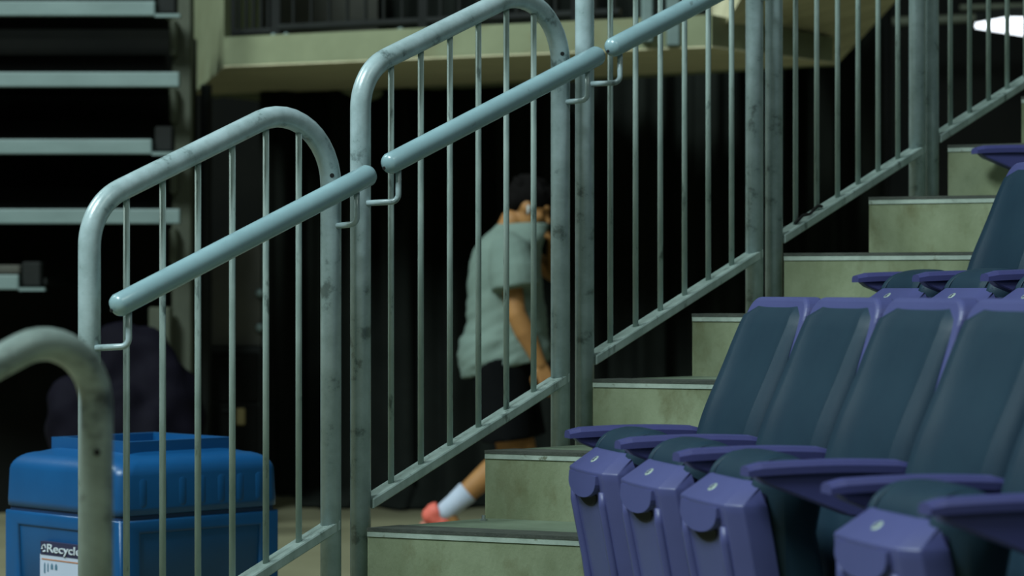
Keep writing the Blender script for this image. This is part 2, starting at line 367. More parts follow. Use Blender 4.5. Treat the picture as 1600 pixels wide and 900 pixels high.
    # raised half-round grip lip on the upper front of the pan
    bm = bmesh.new(); pts = [(-.118, .552), (.118, .552)] + [(.118 * math.cos(a * PI / 16), .532 - .036 * math.sin(a * PI / 16)) for a in range(0, 17)]
    A = [bm.verts.new((x, lean(z) - .0045 - (.552 - z) * .26, z)) for x, z in pts]; B = [bm.verts.new((x, lean(z) + .02, z)) for x, z in pts]
    n = len(pts); bm.faces.new(A); bm.faces.new(B[::-1])
    for i in range(n): bm.faces.new((A[i], A[(i + 1) % n], B[(i + 1) % n], B[i]))
    bevel(bm, .004, 2, [e for e in bm.edges if e.calc_face_angle(0) > 0.8]); done('grip_lip', bm)
    # finger recess under the lip, and raised side ribs
    bm = bmesh.new(); pts = [(.078 * math.cos(a * PI / 10) + .012, .505 - .030 * math.sin(a * PI / 10)) for a in range(11)]
    A = [bm.verts.new((x, lean(z) - .0055, z)) for x, z in pts]; B = [bm.verts.new((x, lean(z) + .01, z)) for x, z in pts]; n = len(pts)
    bm.faces.new(A); bm.faces.new(B[::-1])
    for i in range(n): bm.faces.new((A[i], A[(i + 1) % n], B[(i + 1) % n], B[i]))
    done('finger_recess', bm)
    for nm, sx in (('pan_rib_a', -1), ('pan_rib_b', 1)):
        bm = bmesh.new(); zs = [.18, .26, .34, .42, .48, .515]
        L = []
        for z in zs:
            x = sx * (.118 + .02 * (z - .18)); y = lean(z)
            pr_ = .011 if z < .5 else .004
            L.append([bm.verts.new(p) for p in ((x - .013, y + .01, z), (x - .007, y - pr_, z), (x + .007, y - pr_, z), (x + .013, y + .01, z))])
        for i in range(len(zs) - 1):
            for k in range(4): bm.faces.new((L[i][k], L[i][(k + 1) % 4], L[i + 1][(k + 1) % 4], L[i + 1][k]))
        bm.faces.new(L[0]); bm.faces.new(L[-1]); done(nm, bm, True)
    # seat cushion behind the pan: fat roll over the top
    bm = bmesh.new(); nx = 26; sec = []
    for k in range(17):
        a = -0.25 + k / 16 * (PI + 0.35); sec.append((math.cos(a), math.sin(a)))
    rings = []
    for i in range(nx + 1):
        tx = -1 + 2 * i / nx; edge = max(0, 1 - abs(tx) ** 9) ** 0.5 if abs(tx) < 1 else 0.0
        x = tx * 0.176; k_ = 0.25 + 0.75 * edge
        crown = 1 + 0.12 * (1 - tx * tx)
        seam = 1 - 0.17 * math.exp(-((abs(tx) - 0.66) / 0.06) ** 2)
        ring = [bm.verts.new((x, 0.108 - c * 0.080 * k_ * seam, 0.588 + s * 0.064 * k_ * crown * seam)) for c, s in sec]
        for z in (0.50, 0.36, 0.22):
            ring.append(bm.verts.new((x, lean(z) + 0.085 + 0.11 * k_, z)))
        ring.append(bm.verts.new((x, lean(.22) + 0.07, .22)))
        rings.append(ring)
    m_ = len(rings[0])
    for i in range(nx):
        for k in range(m_): bm.faces.new((rings[i][k], rings[i][(k + 1) % m_], rings[i + 1][(k + 1) % m_], rings[i + 1][k]))
    bm.faces.new(rings[0][::-1]); bm.faces.new(rings[-1]); done('seat_cushion', bm, True)
    for nm, sx in (('piping_a', -1), ('piping_b', 1)):
        bm = bmesh.new(); pts = []
        for k in range(12):
            a = 0.1 + k / 11 * (PI * 0.75); pts.append((sx * 0.66 * 0.176, 0.108 - math.cos(a) * 0.080 * .93, 0.588 + math.sin(a) * 0.067 * .93))
        tube(bm, pts, 0.0026, 6); done(nm, bm, True)
    bm = bmesh.new(); v = ellipsoid(bm, (0, 0, 0), (.019, .013, .0022), None, 16, 6)
    bmesh.ops.transform(bm, matrix=Matrix.Translation((0.0, -0.0035, 0.5850)) @ Matrix.Rotation(math.radians(38), 4, 'X'), verts=bm.verts); done('number_plate', bm, True)
    bm = bmesh.new(); box(bm, (-.007, -.006, .0016), (.007, -.003, .0026)); box(bm, (-.002, -.003, .0016), (.004, .006, .0026)); bmesh.ops.transform(bm, matrix=Matrix.Translation((0.0, -0.0035, 0.5850)) @ Matrix.Rotation(math.radians(38), 4, 'X'), verts=bm.verts); done('numeral', bm)
    return D
CM = make_chair_meshes()
CMAT = {'armrest_pad': M_purple_d, 'armrest_bracket': M_purple_d, 'standard': M_purple_d, 'back_shell': M_purple, 'back_cushion': M_cush, 'hinge_cheek': M_purple_d,
        'seat_pan': M_purple, 'grip_lip': M_purple, 'finger_recess': M_hole, 'pan_rib_a': M_purple, 'pan_rib_b': M_purple, 'seat_cushion': M_cush, 'piping_a': M_cush, 'piping_b': M_cush, 'number_plate': M_plate, 'numeral': M_numeral}
for k, m in CMAT.items(): CM[k].materials.append(m)
def cpart(name, key, parent, dx=0.0):
    o = bpy.data.objects.new(name, CM[key]); C.objects.link(o); o.parent = parent; o.location = (dx, 0, 0); return o
def chair(armfront, k, z, label, seat=True, group='purple tip-up stadium seats', bolt=False, last=False):
    c = armfront + U * (PITCH * (k + 0.5)); root = empty('stadium_seat', (c.x, c.y, z), RZ); tag(root, label, 'seat', group)
    arms = [-PITCH / 2] + ([PITCH / 2] if last else [])
    for dx in arms:
        a = cpart('armrest', 'armrest_bracket', root, dx); p = cpart('armrest_pad', 'armrest_pad', a)
        cpart('standard', 'standard', root, dx)
        cpart('hinge_cheek', 'hinge_cheek', root, dx)
    b = cpart('backrest', 'back_shell', root); cu = cpart('back_cushion', 'back_cushion', b)
    if bolt:
        bm = bmesh.new(); tube(bm, [(-0.2185, .395, .70), (-0.209, .395, .70)], .011, 10); o = obj('bolt', bm, M_bolt, b)
        o['label'] = 'shiny bolt on the edge of the backrest'
    if seat:
        s = cpart('seat_pan', 'seat_pan', root); cpart('grip_lip', 'grip_lip', s); cpart('finger_recess', 'finger_recess', s)
        cpart('rib', 'pan_rib_a', s); cpart('rib', 'pan_rib_b', s)
        sc = cpart('seat_cushion', 'seat_cushion', root); cpart('piping', 'piping_a', sc); cpart('piping', 'piping_b', sc)
        cpart('number_plate', 'number_plate', s); cpart('numeral', 'numeral', s)
    return root
A1 = Vector((0.148, 6.33, 0)); Z1 = 0.184
names1 = ['purple tip-up seat with slate cushion at the aisle end of the front row',
          'second purple tip-up seat from the aisle in the front row',
          'third purple tip-up seat from the aisle, largest whole seat pan in the front row',
          'fourth backrest from the aisle in the front row, with no seat pan showing',
          'nearest purple seat with a big seat pan at the bottom right',
          'seat cut by the right edge, only its armrest and backrest edge showing']
for k, nm in enumerate(names1): chair(A1, k, Z1, nm, seat=k not in (3, 5), last=(k == 5))
A2 = Vector((1.003, 7.40, 0)); Z2 = 1.2255 - ARMZ
names2 = ['purple aisle-end seat with a shiny bolt on its backrest in the row behind',
          'second seat from the aisle in the row behind, pan just above the front backrests',
          'seat at the right edge in the row behind, only armrest and cushion showing']
for k, nm in enumerate(names2): chair(A2, k, Z2, nm, bolt=(k == 0), last=(k == 2))
A3 = at(1528, 226, 8.35); Z3 = A3.z - ARMZ; A3.z = 0
chair(A3, 0, Z3, 'highest purple seat at the right edge, only its armrest tip showing', seat=False, last=True)
# seating terraces under the rows
def terrace(arm, zlo, ztop, n, v0, v1, lab):
    bm = bmesh.new(); a = arm + U * -0.10 + V * v0; b = arm + U * (PITCH * n + 0.3) + V * v0; c = arm + U * (PITCH * n + 0.3) + V * v1; d = arm + U * -0.10 + V * v1
    prism(bm, [a, b, c, d], (0, 0, zlo), (0, 0, ztop)); o = obj('seating_terrace', bm, M_conc); tag(o, lab, 'terrace', kind='structure')
terrace(A1, 0, Z1, 6, -0.35, 0.62, 'concrete terrace under the front row of purple seats')
terrace(A2, 0, Z2, 5, -0.30, 0.44, 'concrete terrace under the middle row of purple seats')
terrace(A3, 0, Z3, 4, -0.20, 0.50, 'concrete terrace under the highest row of purple seats')

# ------------------------------------------------------------------ blue recycling bin
BD = 7.55; bc0 = at(187, 690, BD)          # nearest vertical edge
sc = BD / F; side = 0.612; al = math.radians(45.4)
dr = Vector((math.sin(al), math.cos(al), 0)); dl = Vector((-math.cos(al), math.sin(al), 0))   # along right face, along left face
ctr = Vector((bc0.x, BD, 0)) + (dr + dl) * side / 2
binr = empty('recycling_bin', (ctr.x, ctr.y, 0), math.atan2(dr.y, dr.x)); tag(binr, 'blue plastic recycling bin with a domed lid behind the railing', 'bin')
hs = side / 2
def zpx(py): return H + (HY - py) * (BD + 0.0) * sc / sc / F
zseam = zpx(812)
def rsq(bm, rows, n=6):
    """rows: (half, corner radius, z) rounded squares lofted"""
    rings = []
    for h_, r, z in rows:
        ring = []
        for q, (sx, sy) in enumerate(((1, 1), (-1, 1), (-1, -1), (1, -1))):
            for k in range(n + 1):
                a = q * PI / 2 + k / n * PI / 2; ring.append(bm.verts.new((sx * (h_ - r) + r * math.cos(a), sy * (h_ - r) + r * math.sin(a), z)))
        rings.append(ring)
    m_ = len(rings[0])
    for i in range(len(rings) - 1):
        for k in range(m_): bm.faces.new((rings[i][k], rings[i][(k + 1) % m_], rings[i + 1][(k + 1) % m_], rings[i + 1][k]))
    bm.faces.new(rings[0][::-1]); bm.faces.new(rings[-1])
bm = bmesh.new(); rsq(bm, [(hs * .93, .03, 0), (hs * .975, .035, zseam - .02), (hs * .975, .035, zseam - .006), (hs * .965, .035, zseam - .003)])
body = obj('bin_body', bm, M_blue, binr, True)
bm = bmesh.new(); rsq(bm, [(hs * .975, .03, zseam - .01), (hs * .975, .03, zseam + .012)]); obj('seam_gap', bm, M_blue_d, binr)
zl = zpx(728); zt_ = zpx(700)
bm = bmesh.new(); rows = [(hs * .97, .035, zseam + .006), (hs * .995, .035, zseam + .009), (hs * 1.0, .038, zseam + .03), (hs * .995, .045, zl - .035)]
for k in range(1, 8):
    a = k / 7 * PI / 2; rows.append((hs * .995 - .055 * (1 - math.cos(a)), .045 + .02 * math.sin(a), zl - .035 + .050 * math.sin(a)))
hh = rows[-1][0]; zz = rows[-1][2]
rows += [(hh - .05, .06, zz + .014), (hh - .09, .06, zz + .022), (hh - .11, .05, zz + .024)]
rsq(bm, rows); lid = obj('lid', bm, M_blue, binr, True)
zr = zz + .010; ro = hh - .05
bm = bmesh.new()
for (a, b, c, d) in ((-ro, -ro, ro, -ro + .03), (-ro, ro - .03, ro, ro), (-ro, -ro + .03, -ro + .03, ro - .03), (ro - .03, -ro + .03, ro, ro - .03)):
    box(bm, (a, b, zr - .01), (c, d, zr + .036))
obj('opening_rim', bm, M_blue, lid)
bm = bmesh.new(); box(bm, (-ro + .03, -ro + .03, zr), (ro - .03, ro - .03, zr + .006)); obj('opening', bm, M_blue_d, lid)
# raised ribs on lid right face, framed recess panels on the body faces: right face is local -y, left face is local -x
for i in range(7):
    x = -hs * .72 + i * hs * .24
    bm = bmesh.new(); tube(bm, [(x, -hs + .062, zseam + .022), (x, -hs + .0584, zseam + .04), (x, -hs * .997 + .0584, zl - .055), (x, -hs * .995 + .064, zl - .035)], .06, 48)
    obj('rib', bm, M_blue, lid, True)
def frame_panel(axis):
    bm = bmesh.new(); a = hs * .74; o_ = hs * .983; rects = [(o_, .04, zseam - .006), (a, .12, zpx(838))]; V_ = []
    for dep in (hs * .996, hs * .92):
        for (h_, z0, z1) in rects:
            ring = []
            for (u, z) in ((-h_, z0), (h_, z0), (h_, z1), (-h_, z1)):
                ring.append(bm.verts.new((u, -dep, z) if axis == 'y' else (-dep, u, z)))
            V_.append(ring)
    fo, fi, bo, bi = V_
    for k in range(4):
        q = (k + 1) % 4
        for A_, B_ in ((fo, fi), (fi, bi), (bi, bo), (bo, fo)): bm.faces.new((A_[k], A_[q], B_[q], B_[k]))
    bmesh.ops.recalc_face_normals(bm, faces=bm.faces)
    bevel(bm, .009, 3, [e for e in bm.edges if (e.verts[0] in fo and e.verts[1] in fo) or (e.verts[0] in fi and e.verts[1] in fi)])
    return obj('panel_frame', bm, M_blue, body, True)
frame_panel('y'); frame_panel('x')
# sign on the left face, in bin local axes: left face plane x = -hs; local y runs from near edge (-hs) to far edge (+hs)
def lface(px):                      # pixel column -> local y on the left face
    u = (px - 800) / F; o = Vector((bc0.x, BD, 0)); t = (u * o.y - o.x) / (dl.x - u * dl.y); return -hs + t
y0, y1 = lface(66), lface(133); zs0 = zpx(848) - .022; zs1 = zs0 - 0.20
sx = -hs - .006
sign = bpy.data.objects.new('sign', None)
bm = bmesh.new(); box(bm, (sx - .002, y1, zs1), (sx + .02, y0, zs0 - .038)); sg = obj('sign_sheet', bm, M_signw, body); sg['label'] = 'white recycling sign with violet header'
bm = bmesh.new(); box(bm, (sx - .003, y1 - .004, zs0 - .040), (sx + .02, y0 - .004, zs0)); obj('sign_header', bm, M_signd, body)
cu = bpy.data.curves.new('word', 'FONT'); cu.body = 'Recycle'; cu.size = 0.044; cu.extrude = 0.0012; cu.align_x = 'LEFT'; cu.offset = 0.0005
to = bpy.data.objects.new('word', cu); C.objects.link(to)
dg = bpy.context.evaluated_depsgraph_get(); dg.update(); tm = bpy.data.meshes.new_from_object(to.evaluated_get(dg)); bpy.data.objects.remove(to, do_unlink=True)
wmax = max(v.co.x for v in tm.vertices)
span = abs(y0 - y1) - .046
R_ = Matrix(((0, 0, -1, 0), (-1, 0, 0, 0), (0, 1, 0, 0), (0, 0, 0, 1)))
fx = span / wmax
for v in tm.vertices:
    p = Vector((v.co.x * fx, v.co.y * 0.80, v.co.z)); v.co = Vector((sx - .0050 - p.z, y0 - .039 - p.x, zs0 - .030 + p.y))
lw = link('lettering', tm, body, M_signtext)
bm = bmesh.new()
for q in range(3):
    pts = [(sx - .0045, y0 - .024 - .0090 * math.cos(a), zs0 - .020 + .0105 * math.sin(a)) for a in [q * 2 * PI / 3 + t * 1.5 / 6 for t in range(7)]]
    tube(bm, pts, [.0020] * 5 + [.0042, .0005], 6)
obj('recycling_symbol', bm, M_signtext, body)
bm = bmesh.new(); box(bm, (sx - .003, y1 + .006, zs0 - .055), (sx, y0 - .010, zs0 - .0515)); obj('sign_line', bm, M_orange, body)
for i, (dy, hgt, wd) in enumerate(((.022, .028, .007), (.040, .022, .006), (.058, .014, .012), (.080, .014, .012))):
    bm = bmesh.new(); yy = y0 - dy; box(bm, (sx - .003, yy - wd, zs0 - .068 - hgt), (sx, yy, zs0 - .068)); box(bm, (sx - .003, yy - wd * .7, zs0 - .068), (sx, yy - wd * .3, zs0 - .064)); obj('pictogram', bm, M_picto, body)

# ------------------------------------------------------------------ walking person
PD = 12.0; KP = PD / F
def pp(px, py, y=0.0): return Vector(((px - 800) * KP, PD + y, H + (HY - py) * KP))
person = empty('person', (pp(790, 800).x, PD, 0)); tag(person, 'person in a sage grey tee and black shorts walking behind the railing', 'person')
pin = Matrix.Translation(-Vector(person.location))
def pch(o, par=None):
    o.parent = par or person
    if par is None: o.matrix_parent_inverse = pin
    return o
bm = bmesh.new()
hrot = Matrix.Rotation(math.radians(24), 3, 'Y')
hc = pp(826, 322)
def hp(x, y, z): return hc + hrot @ Vector((x, y, z))
ellipsoid(bm, hp(-.008, 0, .028), (.098, .077, .090), hrot); ellipsoid(bm, hp(.022, 0, -.035), (.074, .062, .085), hrot)
ellipsoid(bm, hp(.045, 0, -.085), (.040, .040, .030), hrot)
capsule(bm, hp(.088, 0, .005), hp(.112, 0, -.030), .010, .015)            # nose
ellipsoid(bm, hp(.080, 0, .026), (.020, .052, .014), hrot)                # brow
ellipsoid(bm, hp(.088, 0, -.066), (.014, .026, .011), hrot)               # lips
for sy in (-1, 1):
    ellipsoid(bm, hp(-.008, sy * .077, -.008), (.020, .010, .033), hrot)  # ears
    ellipsoid(bm, hp(.060, sy * .045, -.025), (.026, .018, .022), hrot)   # cheeks
sh_n = pp(794, 402, -.200); sh_f = pp(808, 395, .19)
capsule(bm, pp(800, 345), pp(785, 385), .056, .066)                       # neck
capsule(bm, pp(787, 400, -.10), pp(787, 400, .10), .078, .078); capsule(bm, pp(787, 400, -.10), sh_n, .070, .045); capsule(bm, pp(787, 400, .10), sh_f, .070, .045); capsule(bm, pp(783, 400), pp(780, 555), .12, .13)
capsule(bm, pp(780, 565, -.07), pp(780, 565, .07), .11, .11)
def arm(sh, el, wr):
    capsule(bm, sh + (el - sh) * .18, el, .050, .046); capsule(bm, el, Vector(el).lerp(Vector(wr), .35), .046, .048); capsule(bm, Vector(el).lerp(Vector(wr), .35), wr, .048, .029)
def hand(wr, d, palm, curl, spread=1.0):
    """d: finger direction, palm: normal the palm faces; thumb along their cross"""
    d = Vector(d).normalized(); n = Vector(palm); n = (n - d * n.dot(d)).normalized(); side = d.cross(n)
    wr = Vector(wr)
    for t in (-.028, -.010, .010, .028): capsule(bm, wr + d * .015 + side * t * .6, wr + d * .085 + side * t, .014, .0125, 10)
    for i, (t, ln) in enumerate(((-.031, .066), (-.011, .078), (.010, .073), (.030, .056))):
        p = wr + d * .085 + side * t; q = p
        for j, (fl, r0, r1) in enumerate(((.45, .0105, .0098), (.32, .0098, .009), (.23, .009, .0078))):
            a = curl * (j + 1) * .55; dd = (d * math.cos(a) + n * math.sin(a)).normalized(); e = q + dd * ln * fl
            capsule(bm, q, e, r0, r1, 8); q = e
    b = wr + d * .03 - side * .03; m1 = b + (d * .6 - side * .7 + n * .35).normalized() * .04; m2 = m1 + (d * .85 - side * .15 + n * .4).normalized() * .032
    capsule(bm, b, m1, .014, .0115, 8); capsule(bm, m1, m2, .0115, .009, 8)
sh, el, wr = pp(792, 385, -.195), pp(806, 490, -.235), pp(843, 566, -.20)
arm(sh, el, wr); hand(wr, pp(856, 600, -.20) - wr, (-.2, 1, .1), .45)
sh2, el2, wr2 = pp(800, 385, .19), pp(874, 430, .17), pp(864, 384, .035)
arm(sh2, el2, wr2); hand(wr2, Vector((-.05, -.12, .10)), (-1, -.2, -.3), .8)
# legs
hipn, kn, an = pp(780, 575, -.10), pp(798, 708, -.10), pp(697, 796, -.10)
capsule(bm, hipn, kn, .092, .060); capsule(bm, kn, kn.lerp(an, .30), .056, .060); capsule(bm, kn.lerp(an, .30), an, .060, .038)
hipf, kf, af = pp(784, 575, .10), pp(818, 702, .11), pp(826, 826, .11)
capsule(bm, hipf, kf, .092, .060); capsule(bm, kf, kf.lerp(af, .30), .056, .060); capsule(bm, kf.lerp(af, .30), af, .060, .038)
capsule(bm, an, pp(714, 822, -.10), .036, .03); capsule(bm, af, pp(852, 838, .11), .034, .026)
pbody = pch(remesh('body', bm, M_skin, 0.0062, None, 5))
# eyes
for sy in (-1, 1):
    b2 = bmesh.new(); ellipsoid(b2, hp(.083, sy * .031, .002), (.006, .012, .004), hrot, 12, 8); pch(obj('eye', b2, M_eye, smooth=True))
# hair
bm = bmesh.new()
ellipsoid(bm, hp(-.016, 0, .046), (.108, .088, .092), hrot); ellipsoid(bm, hp(-.058, 0, .008), (.058, .074, .068), hrot); ellipsoid(bm, hp(.052, 0, .086), (.050, .062, .034), hrot)
for i in range(70):
    a = random.uniform(0, 2 * PI); t = random.uniform(0.25, 1.0)
    q = Vector((-.016 + .108 * math.cos(a) * t * 0.95, .088 * math.sin(a) * t * .95, .046 + .092 * math.sqrt(max(0, 1 - t * t * .9))))
    ellipsoid(bm, hc + hrot @ q, (.015, .012, .012), hrot, 8, 6)
pch(remesh('hair', bm, M_hair, 0.0075, None, 1))
bm = bmesh.new(); ellipsoid(bm, hp(.002, -.090, -.008), (.008, .006, .010), hrot, 12, 8); tube(bm, [hp(.004, -.090, -.012), hp(.012, -.090, -.038)], .0045, 8)
o = pch(obj('earbud', bm, M_white, smooth=True)); o['label'] = 'white wireless earbud'
# shirt: lofted cross-sections, side profile read off as (row, back, front, half width)
prof = [(349, 776, 858, .088), (357, 768, 857, .112), (366, 757, 855, .165), (376, 748, 853, .200), (390, 739, 848, .218), (410, 733, 844, .222), (440, 730, 847, .222), (475, 729, 851, .218),
        (505, 728, 855, .218), (522, 726, 857, .222), (531, 717, 859, .230), (550, 715, 860, .232), (566, 716, 860, .232)]
bm = bmesh.new(); rings = []; NR = 36
for py, xb, xf, hw in prof:
    ring = []
    for k in range(NR):
        a = 2 * PI * k / NR; ca, sa = math.cos(a), math.sin(a)
        px = (xb + xf) / 2 + (xf - xb) / 2 * math.copysign(abs(ca) ** 0.85, ca)
        q = pp(px, py, hw * math.copysign(abs(sa) ** 0.85, sa))
        ring.append(bm.verts.new(q))
    rings.append(ring)
ring = []
for k in range(NR):                                   # hem: drops at the back, rises to the front
    a = 2 * PI * k / NR; px = 788 + 69 * math.cos(a); ring.append(bm.verts.new(pp(px, 592 - (px - 718) * .25, .226 * math.sin(a))))
rings.append(ring)
for i in range(len(rings) - 1):
    for k in range(NR): bm.faces.new((rings[i][k], rings[i][(k + 1) % NR], rings[i + 1][(k + 1) % NR], rings[i + 1][k]))
bm.faces.new(rings[0][::-1]); bm.faces.new(rings[-1])
tube(bm, [pp(788, 384, -.13), pp(797, 398, -.19), pp(803, 425, -.225), pp(806, 451, -.235)], [.075, .10, .112, .118], 18)
tube(bm, [pp(800, 384, .13), pp(812, 394, .19), pp(830, 408, .20)], [.075, .095, .095], 18)
bmesh.ops.recalc_face_normals(bm, faces=bm.faces)
def wrinkle(co):
    z = (co.z - H) / KP; low = max(0, min(1, (-z + 20) / 100))
    v = noise.noise(Vector((co.x * 7 - co.z * 6, co.y * 3, co.z * 9))) * .010 + noise.noise(Vector((co.x * 16 - co.z * 20, co.y * 6, co.z * 16))) * .006 * (0.4 + low)
    return v
pch(remesh('t_shirt', bm, M_shirt, 0.009, None, 3, wrinkle))
bm = bmesh.new()
capsule(bm, pp(779, 556, -.06), pp(779, 556, .06), .145, .145)
tube(bm, [pp(780, 560, -.10), pp(786, 620, -.11), pp(793, 686, -.11)], [.135, .128, .122], 20); tube(bm, [pp(786, 560, .10), pp(800, 620, .11), pp(815, 688, .11)], [.135, .128, .120], 20)
pch(remesh('shorts', bm, M_shorts, 0.010, None, 3))
def sock_shoe(ank, kne, heel, toe, y):
    d = (kne - ank).normalized(); b2 = bmesh.new()
    tube(b2, [ank - d * .03, ank, ank + d * .05, ank + d * .135, ank + d * .14], [.040, .046, .047, .055, .050], 18); pch(obj('sock', b2, M_sock, smooth=True))
    f = (toe - heel); L = f.length; f.normalize(); up = (d - f * d.dot(f)).normalized(); sd = f.cross(up)
    b2 = bmesh.new()
    for t, r, u in ((0.06, .040, .012), (.22, .043, .020), (.42, .043, .020), (.62, .043, .006), (.80, .043, -.004), (.93, .036, -.010)):
        ellipsoid(b2, heel + f * L * t + up * u, (r, r, r), None, 14, 10)
    tube(b2, [heel + f * L * .05 + up * .02, heel + f * L * .18 + up * .055], [.045, .046], 14)
    shoe = pch(remesh('shoe', b2, M_shoe, 0.008, None, 3))
    b2 = bmesh.new(); pts = []
    for k in range(20):
        a = 2 * PI * k / 20; pts.append(heel + f * (L * .5 + L * .53 * math.cos(a)) + sd * (.044 * math.sin(a)) - up * .030)
    prism(b2, pts, (0, 0, 0), -up * .022); bevel(b2, .004, 2); pch(obj('sole', b2, M_sole), shoe)
sock_shoe(an, kn, pp(668, 803, -.10), pp(716, 838, -.10), -.10)
sock_shoe(af, kf, pp(815, 832, .11), pp(880, 834, .11), .11)

# ------------------------------------------------------------------ black curtain
bm = bmesh.new(); CD = 14.6; cols = []
xa, xb = (408 - 800) * CD / F, (1385 - 800) * CD / F; ncol = 340
for i in range(ncol + 1):
    t = i / ncol; x = xa + (xb - xa) * t
    y = CD + 0.07 * math.sin(x * 21 + 1.5 * math.sin(x * 3.1)) + 0.03 * math.sin(x * 47 + 2)
    y -= 0.25 * t
    cols.append([bm.verts.new((x + .02 * math.sin(x * 40) * (1 - q), y * 1.0 - .03 * (1 - q) * math.sin(x * 11), 0.02 + 2.9 * q)) for q in (0.012, .3, .65, 1)])
    fl = cols[-1][0].co; cols[-1].insert(0, bm.verts.new((fl.x, fl.y - .03 - (.80 + .04 * math.sin(x * 9)) * max(0.0, min(1.0, (x + 1.26) / .12)), 0.012)))
for i in range(ncol):
    for j in range(4): bm.faces.new((cols[i][j], cols[i + 1][j], cols[i + 1][j + 1], cols[i][j + 1]))
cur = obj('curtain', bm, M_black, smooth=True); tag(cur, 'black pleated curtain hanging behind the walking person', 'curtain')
md = cur.modifiers.new('thickness', 'SOLIDIFY'); md.thickness = 0.006

# ------------------------------------------------------------------ balcony
bal = tag(empty('balcony', (0, 13, 2.3)), 'concrete balcony edge overhanging behind the railings', 'balcony', kind='structure')
binv = Matrix.Translation(-Vector(bal.location))
def bch(o, p=None):
    o.parent = p or bal
    if p is None: o.matrix_parent_inverse = binv
    return o
Dc = 13.0; zu = H + (HY - 105) * Dc / F; zf = H + (HY - 58) * Dc / F
pc = at(350, 105, Dc); dR = zu - H
def on_u(px, py): D_ = (zu - H) * F / (HY - py); return Vector(((px - 800) * D_ / F, D_, zu))
pr = on_u(1112, 74); pbl = on_u(304, 148); pbr = on_u(1310, 100); pbm = on_u(545, 141)
fas = zf - zu
bm = bmesh.new(); prism(bm, [pc, pr, pr + Vector((.3, .5, 0)), pbr + Vector((0, .2, 0)), pbl + Vector((.3, .6, 0)), pbl], (0, 0, 0.008), (0, 0, fas)); bch(obj('slab', bm, M_bal))
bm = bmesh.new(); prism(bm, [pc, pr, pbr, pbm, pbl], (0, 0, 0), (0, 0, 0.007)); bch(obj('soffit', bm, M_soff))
# end parapet rising at the left, wall following the face that recedes to the far left
bm = bmesh.new(); prism(bm, [pc + Vector((0.001, -.002, 0)), pbl + Vector((-.01, 0, 0)), pbl + Vector((.1, .35, 0)), pc + Vector((.14, .42, 0))], (0, 0, 0.004), (0, 0, 1.2)); bch(obj('end_parapet', bm, M_bal))
# drip lump under the slab
bm = bmesh.new(); q = on_u(572, 142) + Vector((0, -.06, -.012)); ellipsoid(bm, q, (.10, .06, .05)); ellipsoid(bm, q + Vector((-.07, 0, .012)), (.07, .05, .03)); bch(obj('mortar_lump', bm, M_bal, smooth=True))
# raker beam: sloping soffit rising to the right
bm = bmesh.new(); f4 = [at(1108, 112, 13.6), at(1306, 103, 13.6), at(1420, -20, 12.6), at(1168, -20, 11.9), at(1112, 76, 12.2)]
vs = [bm.verts.new(p) for p in f4]; vb = [bm.verts.new(p + Vector((0.05, .5, .5))) for p in f4]; bm.faces.new(vs); bm.faces.new(vb[::-1])
for i in range(5): bm.faces.new((vs[i], vs[(i + 1) % 5], vb[(i + 1) % 5], vb[i]))
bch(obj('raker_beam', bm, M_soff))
# front panel of fascia continuing up at the right end
for (x0_, y0_, x1_, y1_, nm) in ((1003, -20, 1020, 66, 'conduit_box'), (1042, -20, 1062, 72, 'conduit_box')):
    p0 = at(x0_, y1_, 12.0); p1 = at(x1_, y0_, 12.0); bm = bmesh.new(); box(bm, (p0.x, 11.98, p0.z), (p1.x, 12.12, p1.z)); bevel(bm, .006, 1); bch(obj(nm, bm, M_deck))
# dark guard rail on the balcony
gr = tag(empty('balcony_guard_rail', (pc.x, pc.y, zf)), 'dark metal guard rail standing on the concrete balcony', 'railing')
ginv = Matrix.Translation(-Vector(gr.location))
def gch(o): o.parent = gr; o.matrix_parent_inverse = ginv; return o
e_ = (pr - pc); back = Vector((.02, .10, 0))
def gp(t, z): q = pc + e_ * t + back; return Vector((q.x, q.y, zf + z))
tpx = lambda px: (px - 350) / (1112 - 350.0) * 0.96
for px in (352, 431, 682, 930): 
    bm = bmesh.new(); q = gp(tpx(px), 0); box(bm, (q.x - .022, q.y - .022, zf - .02), (q.x + .022, q.y + .022, zf + 1.0)); gch(obj('post', bm, M_dark))
for zz_, px0, px1 in ((.045, 431, 682), (.045, 690, 1000), (.03, 352, 425), (.95, 352, 1000)):
    bm = bmesh.new(); tube(bm, [gp(tpx(px0), zz_), gp(tpx(px1), zz_)], .020, 10); gch(obj('rail', bm, M_dark))
for px in list(range(366, 428, 13)) + list(range(462, 680, 31)) + list(range(712, 1000, 31)):
    bm = bmesh.new(); tube(bm, [gp(tpx(px), .03), gp(tpx(px), .95)], .009, 8); gch(obj('picket', bm, M_dark))
for px in (433, 455, 650, 880):
    bm = bmesh.new(); q = gp(tpx(px), 0) - back * .6; ellipsoid(bm, (q.x, q.y, zf + .004), (.014, .014, .010)); gch(obj('anchor_nut', bm, M_deck))
# pale boards standing further back on the balcony
for (x0_, x1_, y0_, y1_, D_) in ((430, 590, -60, 46, 14.3), (360, 424, -60, 46, 14.35)):
    bm = bmesh.new(); a = at(x0_, y1_, D_); b = at(x1_, y0_, D_); box(bm, (a.x, D_, zf), (b.x, D_ + .04, b.z))
    o = obj('leaning_board', bm, M_panel); tag(o, 'dull grey board behind the balcony rail, %s' % ('wider one' if x0_ > 400 else 'narrow one at its left end'), 'board')

